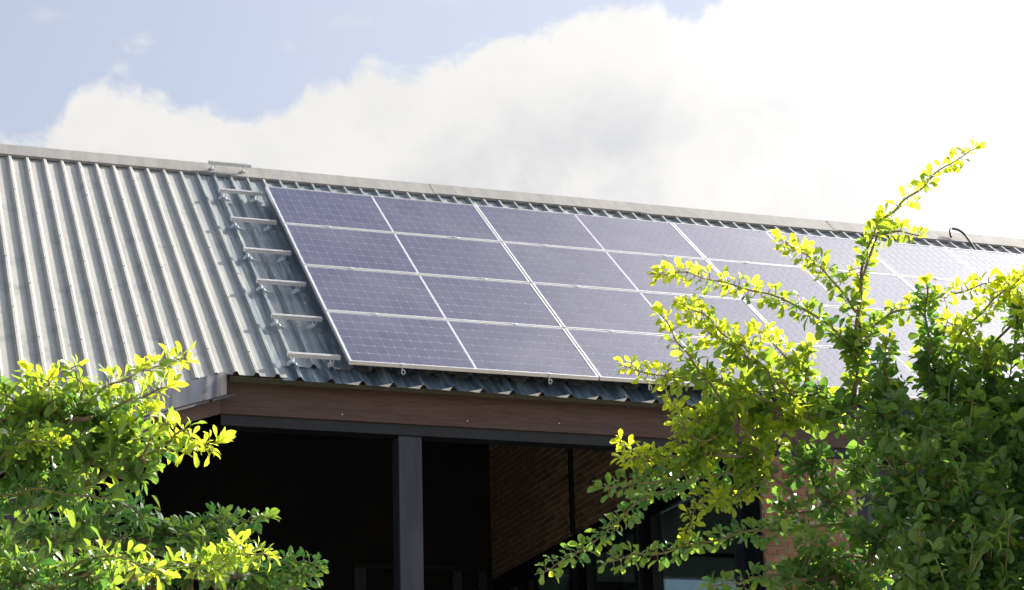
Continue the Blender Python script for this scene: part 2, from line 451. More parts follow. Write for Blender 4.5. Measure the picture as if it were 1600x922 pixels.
RIGHT_SHOOTS = [
 ('main', [(-1.325, -11.21, -3.339), (-1.342, -11.279, -3.197), (-1.358, -11.348, -3.057), (-1.363, -11.421, -2.918), (-1.345, -11.483, -2.835)]),
 ('sparse', [(-1.345, -11.483, -2.835), (-1.316, -11.545, -2.804), (-1.275, -11.613, -2.767), (-1.227, -11.688, -2.719), (-1.166, -11.762, -2.683)]),
 ('leafy', [(-1.343, -11.474, -2.863), (-1.317, -11.535, -2.875), (-1.269, -11.597, -2.904)]),
 ('leafy', [(-1.332, -11.263, -3.172), (-1.457, -11.316, -3.105), (-1.582, -11.36, -3.067), (-1.712, -11.395, -3.048), (-1.84, -11.426, -3.042), (-1.956, -11.462, -3.035), (-2.073, -11.49, -3.053)]),
 ('leafy', [(-1.346, -11.316, -3.066), (-1.439, -11.38, -3.012), (-1.53, -11.44, -2.968), (-1.618, -11.494, -2.947), (-1.708, -11.544, -2.94)]),
 ('leafy', [(-1.463, -11.163, -3.335), (-1.588, -11.233, -3.261), (-1.709, -11.298, -3.207), (-1.818, -11.36, -3.173), (-1.916, -11.426, -3.141), (-2.007, -11.484, -3.137)]),
 ('leafy', [(-1.625, -11.247, -3.247), (-1.749, -11.294, -3.199), (-1.851, -11.342, -3.17), (-1.961, -11.396, -3.116)]),
 ('leafy', [(-1.559, -11.182, -3.345), (-1.728, -11.235, -3.3), (-1.874, -11.283, -3.296), (-2.006, -11.33, -3.309), (-2.145, -11.381, -3.301)]),
 ('leafy', [(-1.827, -11.269, -3.305), (-1.905, -11.316, -3.248), (-1.974, -11.364, -3.2), (-2.036, -11.414, -3.15)]),
 ('leafy', [(-1.737, -11.058, -3.364), (-1.745, -11.16, -3.271), (-1.743, -11.257, -3.207), (-1.734, -11.348, -3.164)]),
 ('leafy', [(-1.343, -11.101, -3.313), (-1.475, -11.162, -3.214), (-1.574, -11.218, -3.165), (-1.662, -11.275, -3.127)]),
 ('dense', [(-1.032, -11.156, -3.472), (-1.072, -11.232, -3.33), (-1.107, -11.308, -3.19), (-1.145, -11.376, -3.07), (-1.169, -11.434, -2.998)]),
 ('leafy', [(-1.276, -11.2, -3.089), (-1.22, -11.287, -3.053), (-1.154, -11.369, -3.04), (-1.072, -11.461, -3.019), (-1.009, -11.54, -3.013)]),
 ('leafy', [(-1.008, -11.138, -3.22), (-1.001, -11.28, -3.134), (-0.986, -11.418, -3.071), (-0.971, -11.545, -3.037), (-0.974, -11.66, -3.024)]),
 ('leafy', [(-0.859, -11.278, -3.289), (-0.94, -11.356, -3.192), (-1.036, -11.416, -3.135), (-1.128, -11.464, -3.115)]),
 ('leafy', [(-0.599, -11.378, -3.258), (-0.76, -11.442, -3.123), (-0.878, -11.5, -3.047), (-0.973, -11.554, -3.01)]),
 ('dense', [(-1.24, -11.232, -3.36), (-1.27, -11.321, -3.284), (-1.314, -11.399, -3.229), (-1.339, -11.473, -3.202)]),
 ('leafy', [(-1.565, -11.091, -3.443), (-1.725, -11.111, -3.466), (-1.863, -11.138, -3.493), (-2.0, -11.169, -3.507), (-2.105, -11.223, -3.483)]),
 ('leafy', [(-1.789, -11.112, -3.479), (-1.902, -11.127, -3.537), (-2.002, -11.174, -3.514), (-2.088, -11.211, -3.536)]),
 ('shade', [(-1.598, -11.061, -3.498), (-1.77, -11.063, -3.536), (-1.903, -11.074, -3.584), (-2.015, -11.091, -3.641), (-2.105, -11.105, -3.723), (-2.212, -11.118, -3.795), (-2.319, -11.136, -3.854)]),
 ('shade', [(-1.913, -11.149, -3.572), (-2.04, -11.207, -3.6), (-2.18, -11.259, -3.63)]),
 ('leafy', [(-1.606, -11.168, -3.503), (-1.712, -11.159, -3.584), (-1.803, -11.174, -3.611), (-1.864, -11.188, -3.673), (-1.897, -11.208, -3.745)]),
 ('leafy', [(-1.603, -11.157, -3.539), (-1.7, -11.175, -3.606), (-1.779, -11.208, -3.645), (-1.829, -11.263, -3.65)]),
 ('shade', [(-1.356, -11.194, -3.683), (-1.505, -11.19, -3.708), (-1.67, -11.183, -3.722), (-1.814, -11.178, -3.755), (-1.955, -11.172, -3.791), (-2.07, -11.182, -3.808), (-2.156, -11.198, -3.836)]),
 ('shade', [(-1.268, -11.283, -3.841), (-1.425, -11.305, -3.812), (-1.557, -11.314, -3.847), (-1.704, -11.319, -3.88), (-1.814, -11.338, -3.905), (-1.907, -11.365, -3.927)]),
 ('shade', [(-1.402, -11.325, -3.909), (-1.526, -11.376, -3.848), (-1.613, -11.434, -3.806), (-1.68, -11.493, -3.783)]),
 ('leafy', [(-1.611, -11.113, -3.331), (-1.766, -11.123, -3.362), (-1.863, -11.149, -3.404), (-1.913, -11.185, -3.464)]),
 ('leafy', [(-1.705, -11.171, -3.391), (-1.819, -11.183, -3.458), (-1.922, -11.24, -3.4), (-1.99, -11.315, -3.327)]),
]
RIGHT_MASSES = [(-1.745, -11.173, -3.344, 0.088, 0.45, 0.42), (-1.601, -11.116, -3.331, 0.105, 0.45, 0.42), (-1.508, -11.071, -3.233, 0.067, 0.7, 0.42), (-1.488, -11.142, -3.371, 0.105, 0.5, 0.42), (-1.369, -11.189, -3.356, 0.09, 0.6, 0.0), (-1.333, -11.26, -3.181, 0.047, 0.8, 0.0), (-1.448, -11.167, -3.173, 0.039, 0.4, 0.42), (-1.235, -11.253, -3.304, 0.062, 0.8, 0.0), (-1.248, -11.314, -3.44, 0.144, 0.8, 0.0), (-1.027, -11.218, -3.293, 0.119, 1.1, 0.0), (-1.067, -11.258, -3.132, 0.059, 0.7, 0.12), (-0.868, -11.198, -3.185, 0.092, 0.6, 0.12), (-0.766, -11.284, -3.035, 0.084, 0.55, 0.12), (-0.909, -11.35, -3.351, 0.146, 1.1, 0.0), (-0.662, -11.281, -3.153, 0.151, 0.8, 0.12), (-1.097, -11.45, -3.523, 0.151, 0.9, 0.0), (-0.936, -11.504, -3.527, 0.16, 1.2, 0.0), (-1.255, -11.074, -3.484, 0.109, 0.6, 0.0), (-1.298, -11.443, -3.665, 0.149, 0.85, 0.0), (-1.189, -11.572, -3.724, 0.146, 0.9, 0.0), (-1.034, -11.625, -3.729, 0.146, 1.2, 0.0), (-1.376, -11.375, -3.786, 0.093, 0.9, 0.0), (-1.333, -11.579, -3.887, 0.135, 1.2, 0.0), (-1.162, -11.634, -3.9, 0.144, 1.2, 0.0), (-1.634, -11.36, -3.894, 0.082, 1, 0.0), (-1.493, -11.306, -3.871, 0.074, 0.5, 0.0), (-1.792, -11.126, -3.434, 0.077, 0.7, 0.42), (-1.643, -11.159, -3.493, 0.081, 0.8, 0.42), (-1.451, -11.114, -3.493, 0.088, 0.9, 0.0), (-1.496, -11.053, -3.631, 0.068, 0.3, 0.0), (-1.386, -11.096, -3.615, 0.078, 0.5, 0.0), (-0.618, -11.454, -3.013, 0.158, 1, 0.12), (-0.714, -11.543, -3.309, 0.211, 1.3, 0.0), (-0.793, -11.638, -3.608, 0.223, 1.3, 0.0), (-0.908, -11.725, -3.89, 0.216, 1.2, 0.0), (-0.519, -11.632, -2.917, 0.175, 1.2, 0.12), (-0.441, -11.559, -3.216, 0.234, 1.2, 0.12), (-1.231, -11.541, -4.103, 0.269, 1.2, 0.0), (-1.476, -11.241, -4.084, 0.204, 1, 0.0), (-0.889, -11.646, -4.147, 0.252, 1, 0.0)]
LEFT_SHOOTS = [
 ('leafy', [(-3.738, -11.054, -3.617), (-3.693, -11.154, -3.532), (-3.656, -11.24, -3.48), (-3.617, -11.319, -3.449), (-3.555, -11.403, -3.429), (-3.494, -11.484, -3.416), (-3.43, -11.563, -3.413)]),
 ('leafy', [(-3.583, -11.264, -3.482), (-3.533, -11.323, -3.468), (-3.484, -11.381, -3.458), (-3.455, -11.429, -3.455)]),
 ('leafy', [(-3.693, -11.216, -3.512), (-3.734, -11.258, -3.454), (-3.772, -11.29, -3.43), (-3.802, -11.323, -3.411)]),
 ('leafy', [(-3.664, -11.237, -3.48), (-3.655, -11.29, -3.441), (-3.675, -11.328, -3.417), (-3.7, -11.362, -3.401)]),
 ('leafy', [(-3.788, -11.173, -3.541), (-3.812, -11.221, -3.485), (-3.842, -11.256, -3.46), (-3.886, -11.28, -3.452)]),
 ('leafy', [(-3.759, -11.199, -3.494), (-3.736, -11.272, -3.467), (-3.752, -11.331, -3.44), (-3.754, -11.386, -3.441)]),
 ('leafy', [(-3.7, -11.045, -3.684), (-3.597, -11.161, -3.643), (-3.527, -11.26, -3.618), (-3.458, -11.354, -3.61), (-3.39, -11.44, -3.622), (-3.342, -11.523, -3.622)]),
 ('leafy', [(-3.572, -11.219, -3.629), (-3.541, -11.286, -3.573), (-3.518, -11.346, -3.525), (-3.493, -11.397, -3.511)]),
 ('leafy', [(-3.515, -11.347, -3.638), (-3.493, -11.405, -3.599), (-3.477, -11.456, -3.573), (-3.455, -11.501, -3.572)]),
 ('leafy', [(-3.477, -11.366, -3.62), (-3.45, -11.419, -3.6), (-3.414, -11.475, -3.581), (-3.399, -11.505, -3.617)]),
 ('shade', [(-3.887, -11.08, -3.717), (-3.814, -11.167, -3.698), (-3.74, -11.247, -3.703), (-3.666, -11.319, -3.732), (-3.59, -11.394, -3.75)]),
 ('leafy', [(-3.877, -11.11, -3.636), (-3.824, -11.219, -3.589), (-3.784, -11.306, -3.59), (-3.729, -11.394, -3.608)]),
 ('leafy', [(-3.672, -11.077, -3.619), (-3.587, -11.196, -3.571), (-3.55, -11.288, -3.556), (-3.546, -11.368, -3.541)]),
 ('shade', [(-3.862, -11.117, -3.962), (-3.793, -11.224, -3.936), (-3.752, -11.304, -3.961), (-3.713, -11.384, -3.983)]),
 ('leafy', [(-3.736, -11.16, -3.966), (-3.667, -11.257, -3.913), (-3.598, -11.344, -3.89), (-3.527, -11.415, -3.92), (-3.464, -11.481, -3.955)]),
]
LEFT_MASSES = [(-3.824, -11.177, -3.492, 0.072, 0.9, 0.06), (-3.734, -11.205, -3.502, 0.077, 1, 0.06), (-3.638, -11.24, -3.497, 0.072, 1, 0.06), (-3.741, -11.07, -3.568, 0.095, 1.1, 0.06), (-3.623, -11.215, -3.587, 0.089, 1.1, 0.06), (-3.548, -11.339, -3.629, 0.064, 1, 0.06), (-3.564, -11.257, -3.523, 0.055, 0.8, 0.06), (-3.823, -11.039, -3.573, 0.104, 1, 0.06), (-3.669, -11.064, -3.66, 0.066, 0.7, 0.0), (-3.784, -11.025, -3.657, 0.073, 0.8, 0.0), (-3.512, -11.335, -3.677, 0.042, 0.7, 0.0), (-3.68, -10.595, -3.721, 0.082, 1.1, 0.0), (-3.566, -10.547, -3.651, 0.076, 1.0, 0.0), (-3.626, -11.321, -3.932, 0.074, 0.9, 0.0), (-3.795, -11.253, -3.958, 0.074, 0.8, 0.0), (-3.957, -11.008, -3.528, 0.139, 1.1, 0.06), (-3.957, -10.936, -3.743, 0.174, 1.1, 0.0), (-3.922, -11.081, -4.008, 0.201, 1.1, 0.0), (-3.662, -11.142, -4.095, 0.184, 1.1, 0.0), (-4.129, -10.911, -3.639, 0.208, 1, 0.0)]
LOW_SHOOTS = [
 ('shade', [(-3.453, -10.144, -3.648), (-3.352, -10.259, -3.605), (-3.258, -10.352, -3.624), (-3.168, -10.45, -3.626), (-3.088, -10.546, -3.622), (-3.014, -10.638, -3.624)]),
 ('shade', [(-3.302, -10.201, -3.633), (-3.207, -10.344, -3.636), (-3.155, -10.483, -3.606), (-3.128, -10.599, -3.62)]),
 ('shade', [(-3.472, -10.267, -3.591), (-3.416, -10.409, -3.558), (-3.384, -10.517, -3.599), (-3.38, -10.617, -3.638)]),
 ('shade', [(-3.124, -10.334, -3.752), (-3.023, -10.427, -3.745), (-2.942, -10.513, -3.738), (-2.88, -10.587, -3.749), (-2.86, -10.643, -3.769)]),
 ('shade', [(-3.026, -10.349, -3.811), (-2.968, -10.454, -3.778), (-2.911, -10.549, -3.773), (-2.867, -10.63, -3.799)]),
 ('leafy', [(-3.442, -10.748, -3.843), (-3.336, -10.874, -3.826), (-3.265, -10.98, -3.833), (-3.197, -11.09, -3.824), (-3.13, -11.189, -3.846)]),
 ('leafy', [(-3.217, -10.827, -3.841), (-3.204, -10.945, -3.834), (-3.201, -11.064, -3.814), (-3.214, -11.171, -3.813)]),
]
LOW_MASSES = [(-3.471, -10.261, -3.61, 0.083, 0.8, 0.0), (-3.349, -10.302, -3.614, 0.075, 1, 0.0), (-3.253, -10.322, -3.654, 0.079, 1.1, 0.0), (-3.168, -10.455, -3.676, 0.074, 1.1, 0.0), (-3.075, -10.484, -3.688, 0.058, 1, 0.0), (-3.569, -10.111, -3.625, 0.09, 0.6, 0.0), (-3.359, -10.572, -3.791, 0.079, 1, 0.0), (-3.234, -10.615, -3.795, 0.079, 1.1, 0.0), (-3.108, -10.654, -3.807, 0.072, 1.1, 0.0), (-2.988, -10.587, -3.801, 0.054, 1, 0.0), (-2.89, -10.505, -3.817, 0.039, 0.8, 0.0), (-3.684, -10.078, -3.603, 0.08, 0.6, 0.0), (-3.423, -10.356, -3.706, 0.078, 0.8, 0.0), (-3.312, -10.537, -3.945, 0.151, 1, 0.0), (-3.042, -10.622, -3.971, 0.151, 1, 0.0)]
# ------------------------------------------------------------------ ground
g = MB()
n = 24
R_ = 1500.0
gv = [(-R_, -R_, 0), (R_, -R_, 0), (R_, R_, 0), (-R_, R_, 0)]
g.add(gv, [(0, 1, 2, 3)])
g.obj('ground', M['ground'], loc=(0, 0, GROUND), kind='structure')

# ------------------------------------------------------------------ house
HB = Vector((4.0, 0.0, GROUND))
house = thing('house', 'brick house with a ribbed metal roof, brown wood fascia and a deep dark porch', 'house', HB)
def H(mb, name, mats, parent=None, kind=None, label=None, smooth=False):
    """mesh given in world coordinates, as a part of the house (or of one of its parts)"""
    o = bpy.data.objects.new(name, None) if False else None
    if parent is None:
        return mb.obj(name, mats, house, loc=-HB, kind=kind, label=label, smooth=smooth)
    return mb.obj(name, mats, parent, loc=(0, 0, 0), kind=kind, label=label, smooth=smooth)
def HR(mb, name, mats, kind=None, label=None, smooth=False):
    """mesh given in roof coordinates (u, v, n)"""
    return mb.obj(name, mats, house, loc=-HB, rot=(PITCH, 0, 0), kind=kind, label=label, smooth=smooth)

PAN = -0.15
RIB = 0.177
RIB0 = -0.442
RH = 0.031
U_L, U_R = -5.3, 12.6
V_TOP = 5.2
def v_low(u):
    if u < -1.049:
        return -0.08 + (u + 1.049) * 0.69
    if u < -0.53:
        return -0.10
    return 0.14
def rib_profile(uc):
    return [(uc - 0.030, PAN), (uc - 0.0115, PAN + RH), (uc + 0.0115, PAN + RH), (uc + 0.030, PAN)]
def sheet_from_profile(prof, vlo, vhi, th=0.002, nv=1):
    mb = MB()
    for side in (0, 1):
        pass
    top = [(u, vlo(u), n) for u, n in prof]; topb = [(u, vhi, n) for u, n in prof]
    bot = [(u, vlo(u), n - th) for u, n in prof]; botb = [(u, vhi, n - th) for u, n in prof]
    k = len(prof)
    vs = top + topb + bot + botb
    fs = []
    for i in range(k - 1):
        fs.append((i, i + 1, k + i + 1, k + i))
        fs.append((2 * k + i, 3 * k + i, 3 * k + i + 1, 2 * k + i + 1))
        fs.append((i, 2 * k + i, 2 * k + i + 1, i + 1))
        fs.append((k + i, k + i + 1, 3 * k + i + 1, 3 * k + i))
    fs.append((0, k, 3 * k, 2 * k)); fs.append((k - 1, 3 * k - 1, 4 * k - 1, 2 * k - 1))
    mb.add(vs, fs)
    return mb
k0 = int(math.floor((U_L - RIB0) / RIB)) + 1
k1 = int(math.floor((U_R - RIB0) / RIB)) - 1
groups = []
k = k0
# sheet boundaries fall on pan centres; one falls at the change of eave
edge_k = 0     # ribs k<edge_k run down to the open eave
while k <= k1:
    e = min(k + 5, k1 + 1)
    for br in (-3, edge_k):
        if k < br < e: e = br
    groups.append((k, e)); k = e
rnd = random.Random(4)
for a, b_ in groups:
    prof = [(RIB0 + RIB * (a - 0.5), PAN)]
    for kk in range(a, b_):
        uc = RIB0 + RIB * kk
        cuts = rib_profile(uc)
        if uc - RIB / 2 < -1.049 < uc + RIB / 2:
            pass
        prof += cuts
    prof.append((RIB0 + RIB * (b_ - 0.5) , PAN))
    dn = rnd.uniform(-0.0015, 0.0015)
    prof = [(u, n_ + dn) for u, n_ in prof]
    lo = v_low if b_ <= edge_k else (lambda u: 0.14)
    HR(sheet_from_profile(prof, lo, V_TOP), 'roof_sheet', M['roof'])
# fasteners on the ribs, left part of the roof
sc = MB()
for kk in range(k0, 3):
    uc = RIB0 + RIB * kk
    for j in range(9):
        vv = 0.35 + j * 0.61 + rnd.uniform(-.03, .03)
        if vv < v_low(uc) + .06: continue
        if kk % 2 == j % 2:
            sc.box(uc - 0.007, uc + 0.007, vv - 0.007, vv + 0.007, PAN + RH - 0.001, PAN + RH + 0.009)
for vv in (-0.4, -0.9, -1.5):
    for kk in range(k0, -4):
        uc = RIB0 + RIB * kk
        if vv > v_low(uc) + .05: sc.box(uc - 0.007, uc + 0.007, vv - 0.007, vv + 0.007, PAN + RH - 0.001, PAN + RH + 0.009)
HR(sc, 'roof_screws', M['zinc'], kind='stuff')

# wide-ribbed eave sheets tucked under the roof
EP = 0.27
E0 = -0.433
nmax = int((U_R - E0) / EP)
EV = -0.135
kk = 0
EN = PAN - 0.006
while kk < nmax:
    e = min(kk + 4, nmax)
    start = E0 - 0.145 if kk == 0 else E0 + EP * (kk - 0.5)
    prof = [(start, EN)]
    for j in range(kk, e):
        uc = E0 + EP * j
        prof += [(uc - 0.040, EN), (uc - 0.012, EN + 0.036), (uc + 0.012, EN + 0.036), (uc + 0.040, EN)]
    prof.append((E0 + EP * (e - 0.5), EN))
    EVf = lambda u: EV
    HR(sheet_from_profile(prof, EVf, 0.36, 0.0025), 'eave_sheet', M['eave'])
    kk = e
# small folded drip tabs standing at the foot of each wide rib
tab = MB()
tm = None
tabs = []
for j in range(2, nmax):
    uc = E0 + EP * j
    mb = MB()
    w = 0.085 + 0.035 * ((j * 7) % 5) / 5
    poly = [(uc - 0.03 - w, EV - 0.004, EN + 0.001), (uc - 0.032, EV - 0.007, EN - 0.004), (uc - 0.010, EV - 0.004, EN + 0.033)]
    mb.prism(poly, (0, -0.003, 0.001))
    HR(mb, 'drip_tab', M['zinc'])
mb = MB(); mb.box(-1.02, U_R - .1, EV + 0.012, EV + 0.034, EN - 0.050, EN - 0.006)
HR(mb, 'eave_batten', M['batten'])
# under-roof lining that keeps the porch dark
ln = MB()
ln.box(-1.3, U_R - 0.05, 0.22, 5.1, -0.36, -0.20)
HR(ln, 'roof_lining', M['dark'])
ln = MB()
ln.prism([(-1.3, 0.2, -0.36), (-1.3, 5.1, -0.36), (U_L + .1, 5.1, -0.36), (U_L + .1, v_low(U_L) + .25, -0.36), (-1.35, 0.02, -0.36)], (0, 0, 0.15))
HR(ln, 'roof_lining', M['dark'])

# ridge cap in lapped lengths, front flange over the ribs and back flange behind
u = U_L - 0.02
j = 0
while u < U_R:
    L_ = 2.44
    u2 = min(u + L_ + 0.05, U_R + .02)
    dz = 0.003 * (j % 2)
    nl = PAN + RH + 0.006 + dz
    lip = 5.045 + (0.02 if j % 2 else 0.0)
    mb = MB()
    # front flange (roof coords) with turned lip
    prof = [(lip, nl), (5.32, nl + 0.018), (5.32, nl + 0.016), (lip + 0.002, nl - 0.002)]
    mb.prism([(u, v, n_) for v, n_ in prof], (u2 - u, 0, 0))
    prof = [(lip - 0.002, nl + 0.001), (lip - 0.002, nl - 0.030), (lip, nl - 0.030), (lip, nl + 0.001)]
    mb.prism([(u, v, n_) for v, n_ in prof], (u2 - u, 0, 0))
    prof = [(5.322, nl + 0.018), (5.55, nl - 0.19), (5.55, nl - 0.193), (5.322, nl + 0.014)]
    mb.prism([(u, v, n_) for v, n_ in prof], (u2 - u, 0, 0))
    HR(mb, 'ridge_cap', M['cap'])
    u += L_; j += 1

# back slope of the roof
ridge = RP(0, 5.3, PAN - .02)
mb = MB()
mb.prism([(U_L, ridge.y + .05, ridge.z - 0.02), (U_L, 8.6, ridge.z - 1.5), (U_L, 8.6, ridge.z - 1.56), (U_L, ridge.y + .05, ridge.z - 0.10)], (U_R - U_L, 0, 0))
H(mb, 'back_roof', M['roof'])

# fascia, beam, flashing
mb = MB()
mb.box(-1.075, U_R, 0.17, 0.20, -0.480, -0.10)
fo = H(mb, 'fascia_board', M['wood'], label='long brown wood fascia board under the eave')
mb = MB()
for xx, zz in ((-0.02, -0.46), (1.1, -0.455), (1.95, -0.43), (3.2, -0.45)):
    mb.box(xx - .005, xx + .005, 0.167, 0.17, zz + .03 - .005, zz + .03 + .005)
H(mb, 'fascia_screws', M['zinc'], kind='stuff')
mb = MB()
mb.box(-1.06, U_R, 0.195, 0.37, -0.575, -0.4815)
H(mb, 'eave_beam', M['blacksteel'])
# the raking end: roof edge runs down to the front left at an angle
E_S = RP(-1.049, -0.08, PAN)
E_D = Vector((-0.464, -0.2474677, -0.20445228))
perp = Vector((E_D.y, -E_D.x, 0)).normalized()      # horizontal, pointing behind the edge
if perp.y < 0: perp = -perp
LEN = 8.6
def rake_slab(z0, z1, off0, off1, t0=0.0, t1=LEN):
    a = E_S + E_D * t0; b = E_S + E_D * t1
    mb = MB()
    poly = [a + perp * off0 + Vector((0, 0, z0)), a + perp * off1 + Vector((0, 0, z0)), a + perp * off1 + Vector((0, 0, z1)), a + perp * off0 + Vector((0, 0, z1))]
    mb.prism(poly, b - a)
    return mb
H(rake_slab(-0.185, 0.018, -0.004, 0.0), 'edge_flashing', M['flash'], label='folded silver flashing along the slanted roof edge')
H(rake_slab(0.015, 0.019, 0.001, 0.10), 'edge_flashing', M['flash'])
H(rake_slab(-0.215, -0.19, 0.004, 0.02, -0.12), 'edge_trim', M['blacksteel'])
H(rake_slab(-0.212, -0.196, -0.012, 0.003, -0.16, 0.3), 'edge_trim', M['poststeel'])
H(rake_slab(-0.335, -0.05, 0.115, 0.145, -0.06), 'fascia_board', M['wood'], label='short brown fascia board sloping down to the left')
mb = MB()
mb.box(-1.062, -1.0, 0.131, 0.31, -0.600, -0.52)
# posts
mb = MB(); mb.box(0.490, 0.698, 0.215, 0.43, GROUND, -0.5755, bev=0.006)
H(mb, 'post', M['poststeel'], label='square slate grey steel post under the beam')
mb = MB(); mb.box(0.45, 0.70, 0.135, 0.38, -0.66, -0.6045)
mb = MB(); mb.box(-2.86, -2.66, -0.55, -0.35, GROUND, -1.22, bev=0.006)
H(mb, 'post', M['poststeel'])

# brick wall facing the porch (plane X = 3.884), above the window band
XW = 3.884
def roof_under(y):
    """height of the roof lining's underside above plan depth y"""
    yr = ridge.y
    if y < yr: return (y + -0.38 * SP * 1.0) / CP * SP - 0.38 * CP - 0.15
    return ridge.z - (y - yr) * 0.33 - .15
mb = MB()
poly = [(XW + 0.010, 0.215, -0.386), (XW + 0.010, 7.95, -0.386), (XW + 0.010, 7.95, 1.75), (XW + 0.010, ridge.y, 2.75), (XW + 0.010, 0.6, -0.15), (XW + 0.010, 0.215, -0.30)]
mb.prism(poly, (0.22, 0, 0))
bw = H(mb, 'brick_wall', M['mortar_dark'], label='brick wall in the shade of the porch')
def brick_mesh(name, lx, ly, lz, seed, m):
    r = random.Random(seed)
    b = MB()
    b.box(-lx / 2, lx / 2, -ly / 2, ly / 2, -lz / 2, lz / 2, bev=0.004)
    b.v = [(x + r.uniform(-.0012, .0012), y + r.uniform(-.0012, .0012), z + r.uniform(-.0012, .0012)) for x, y, z in b.v]
    return b.mesh(name, m)
wb_full = [brick_mesh('brick', 0.05, 0.215, 0.062, s, M['brick_dark']) for s in range(3)]
wb_half = [brick_mesh('brick', 0.05, 0.100, 0.062, s, M['brick_dark']) for s in range(2)]
pos = []
row = 0
z = -0.386 + 0.034
while z < 2.6:
    y = 0.24 + (0.1125 if row % 2 else 0.0)
    while y < 7.9:
        top = min(0.245 * y - 0.36, roof_under(y))
        if z < top + .10 and not (4.96 < y + 0.1 and y < 5.0):
            pos.append((y + 0.1075, z, row))
        y += 0.225
    z += 0.075; row += 1
pos.sort(key=lambda p: p[0])
st = MB()
br = random.Random(8)
for i, (y, z, row) in enumerate(pos):
    off = br.uniform(-0.004, 0.005)
    if i < 300:
        o = bpy.data.objects.new('brick', wb_full[br.randrange(3)])
        put(o, bw, (XW + 0.025 + off, y, z), (br.uniform(-.01, .01), 0, 0))
    else:
        st.box(XW + off, XW + 0.05, y - .1075, y + .1075, z - .031, z + .031)
if st.v: H(st, 'far_bricks', M['brick_dark'], bw, kind='stuff')
mb = MB(); mb.box(XW - 0.05, XW - 0.002, 4.955, 5.005, -0.39, 1.3)
H(mb, 'downpipe', M['blacksteel'])

# brick pillar facing the viewer
mb = MB(); mb.box(3.890, 4.852, 0.210, 0.62, GROUND, -0.578)
bp = H(mb, 'brick_pillar', M['mortar'], label='red brick pillar behind the shrub')
pf = [brick_mesh('brick', 0.215, 0.05, 0.062, s, M['brick']) for s in range(4)]
ph = [brick_mesh('brick', 0.100, 0.05, 0.062, s, M['brick']) for s in range(2)]
st = MB()
row = 0
z = -0.613
while z > GROUND + .05:
    x = 3.893
    items = []
    if row % 2:
        items.append(('h', x + 0.055)); x += 0.115
    while x + 0.215 < 4.853:
        items.append(('f', x + 0.1075)); x += 0.2265
    if x + 0.1 < 4.853: items.append(('h', x + 0.055))
    for ty, xc in items:
        if -1.80 < z < -1.49 and 4.31 < xc < 4.50: continue
        off = br.uniform(-0.004, 0.004)
        if z > -2.1:
            o = bpy.data.objects.new('brick', (pf if ty == 'f' else ph)[br.randrange(2)])
            put(o, bp, (xc, 0.222 + off, z), (0, br.uniform(-.008, .008), 0))
        else:
            hw = 0.1075 if ty == 'f' else 0.05
            st.box(xc - hw, xc + hw, 0.197 + off, 0.22, z - .031, z + .031)
    z -= 0.075; row += 1
    if row == 8: z -= 0.03
H(st, 'lower_bricks', M['brick'], bp, kind='stuff')
mb = MB(); mb.box(4.345, 4.455, 0.203, 0.212, -1.79, -1.50)
H(mb, 'vent', M['dark'], bp)

# front wall to the right of the pillar: dark frame, glazing and rendered wall
mb = MB(); mb.box(4.8535, 4.99, 0.26, 0.42, GROUND, -0.604); mb.box(4.99, U_R - .2, 0.26, 0.42, -0.95, -0.604)
H(mb, 'window_frame', M['blacksteel'])
mb = MB(); mb.box(4.99, U_R - .2, 0.33, 0.35, GROUND, -0.95)
H(mb, 'window_pane', M['glass'])

# window band under the brick wall
def mull(y0, y1, m, x0=XW - 0.02, x1=XW + 0.10, zt=-0.56, name='window_frame'):
    mb = MB(); mb.box(x0, x1, y0, y1, -4.4, zt, bev=0.004)
    return H(mb, name, m)
mb = MB(); mb.box(XW - 0.004, XW + 0.20, 0.625, 7.9, -0.62, -0.388)
H(mb, 'lintel', M['blacksteel'])
mull(0.216 + .41, 0.86, M['poststeel'], XW + .01, zt=-0.621)
mb = MB(); mb.box(XW - 0.012, XW + 0.004, 0.212, 0.60, -4.4, -0.388); H(mb, 'window_frame', M['blacksteel'])
for y0, ym, y1 in ((2.76, 2.98, 3.26), (4.62, 4.86, 5.18), (6.55, 6.72, 6.95)):
    mull(y0, ym, M['blacksteel'], zt=-0.6215)
    mull(ym + .001, ym + (y1 - ym) * .45, M['poststeel'], x0=XW - .012, zt=-0.6215)
    mull(ym + (y1 - ym) * .55, y1, M['poststeel'], x0=XW - .012, zt=-0.6215)
for y0, y1 in ((0.862, 2.758), (3.262, 4.618), (5.182, 6.548)):
    mb = MB(); mb.box(XW + 0.05, XW + 0.058, y0, y1, -4.4, -0.6215)
    H(mb, 'window_pane', M['glass'])
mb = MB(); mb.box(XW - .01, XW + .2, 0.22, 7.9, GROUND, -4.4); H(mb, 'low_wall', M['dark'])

# room behind the window band, daylight through an opening in its back wall
YB = 7.95
mb = MB()
mb.box(4.14, 6.02, YB, YB + 0.2, GROUND, 1.0)
mb.box(8.3, U_R - .25, YB, YB + 0.2, GROUND, 1.0)
mb.box(6.02, 8.3, YB, YB + 0.2, -0.268, 1.0)
mb.box(6.02, 8.3, YB, YB + 0.2, GROUND, -2.6)
H(mb, 'room_back_wall', M['greenwall'])
mb = MB(); mb.box(4.6, 8.6, YB - 0.06, YB - 0.002, 0.0, 0.045); mb.box(4.9, 5.98, YB - .05, YB - .002, -2.6, -0.37)
H(mb, 'transom', M['blacksteel'])
mb = MB(); mb.box(6.02, 8.3, YB + .09, YB + .1, -2.6, -0.268); H(mb, 'window_pane', M['glassblue'])
mb = MB(); mb.prism([(4.11, .45, -.12), (4.11, 1.9, 0.62), (4.11, YB + .2, 1.0), (4.11, YB + .2, 1.1), (4.11, 1.8, .72), (4.11, .45, -.05)], (U_R - 4.36, 0, 0))
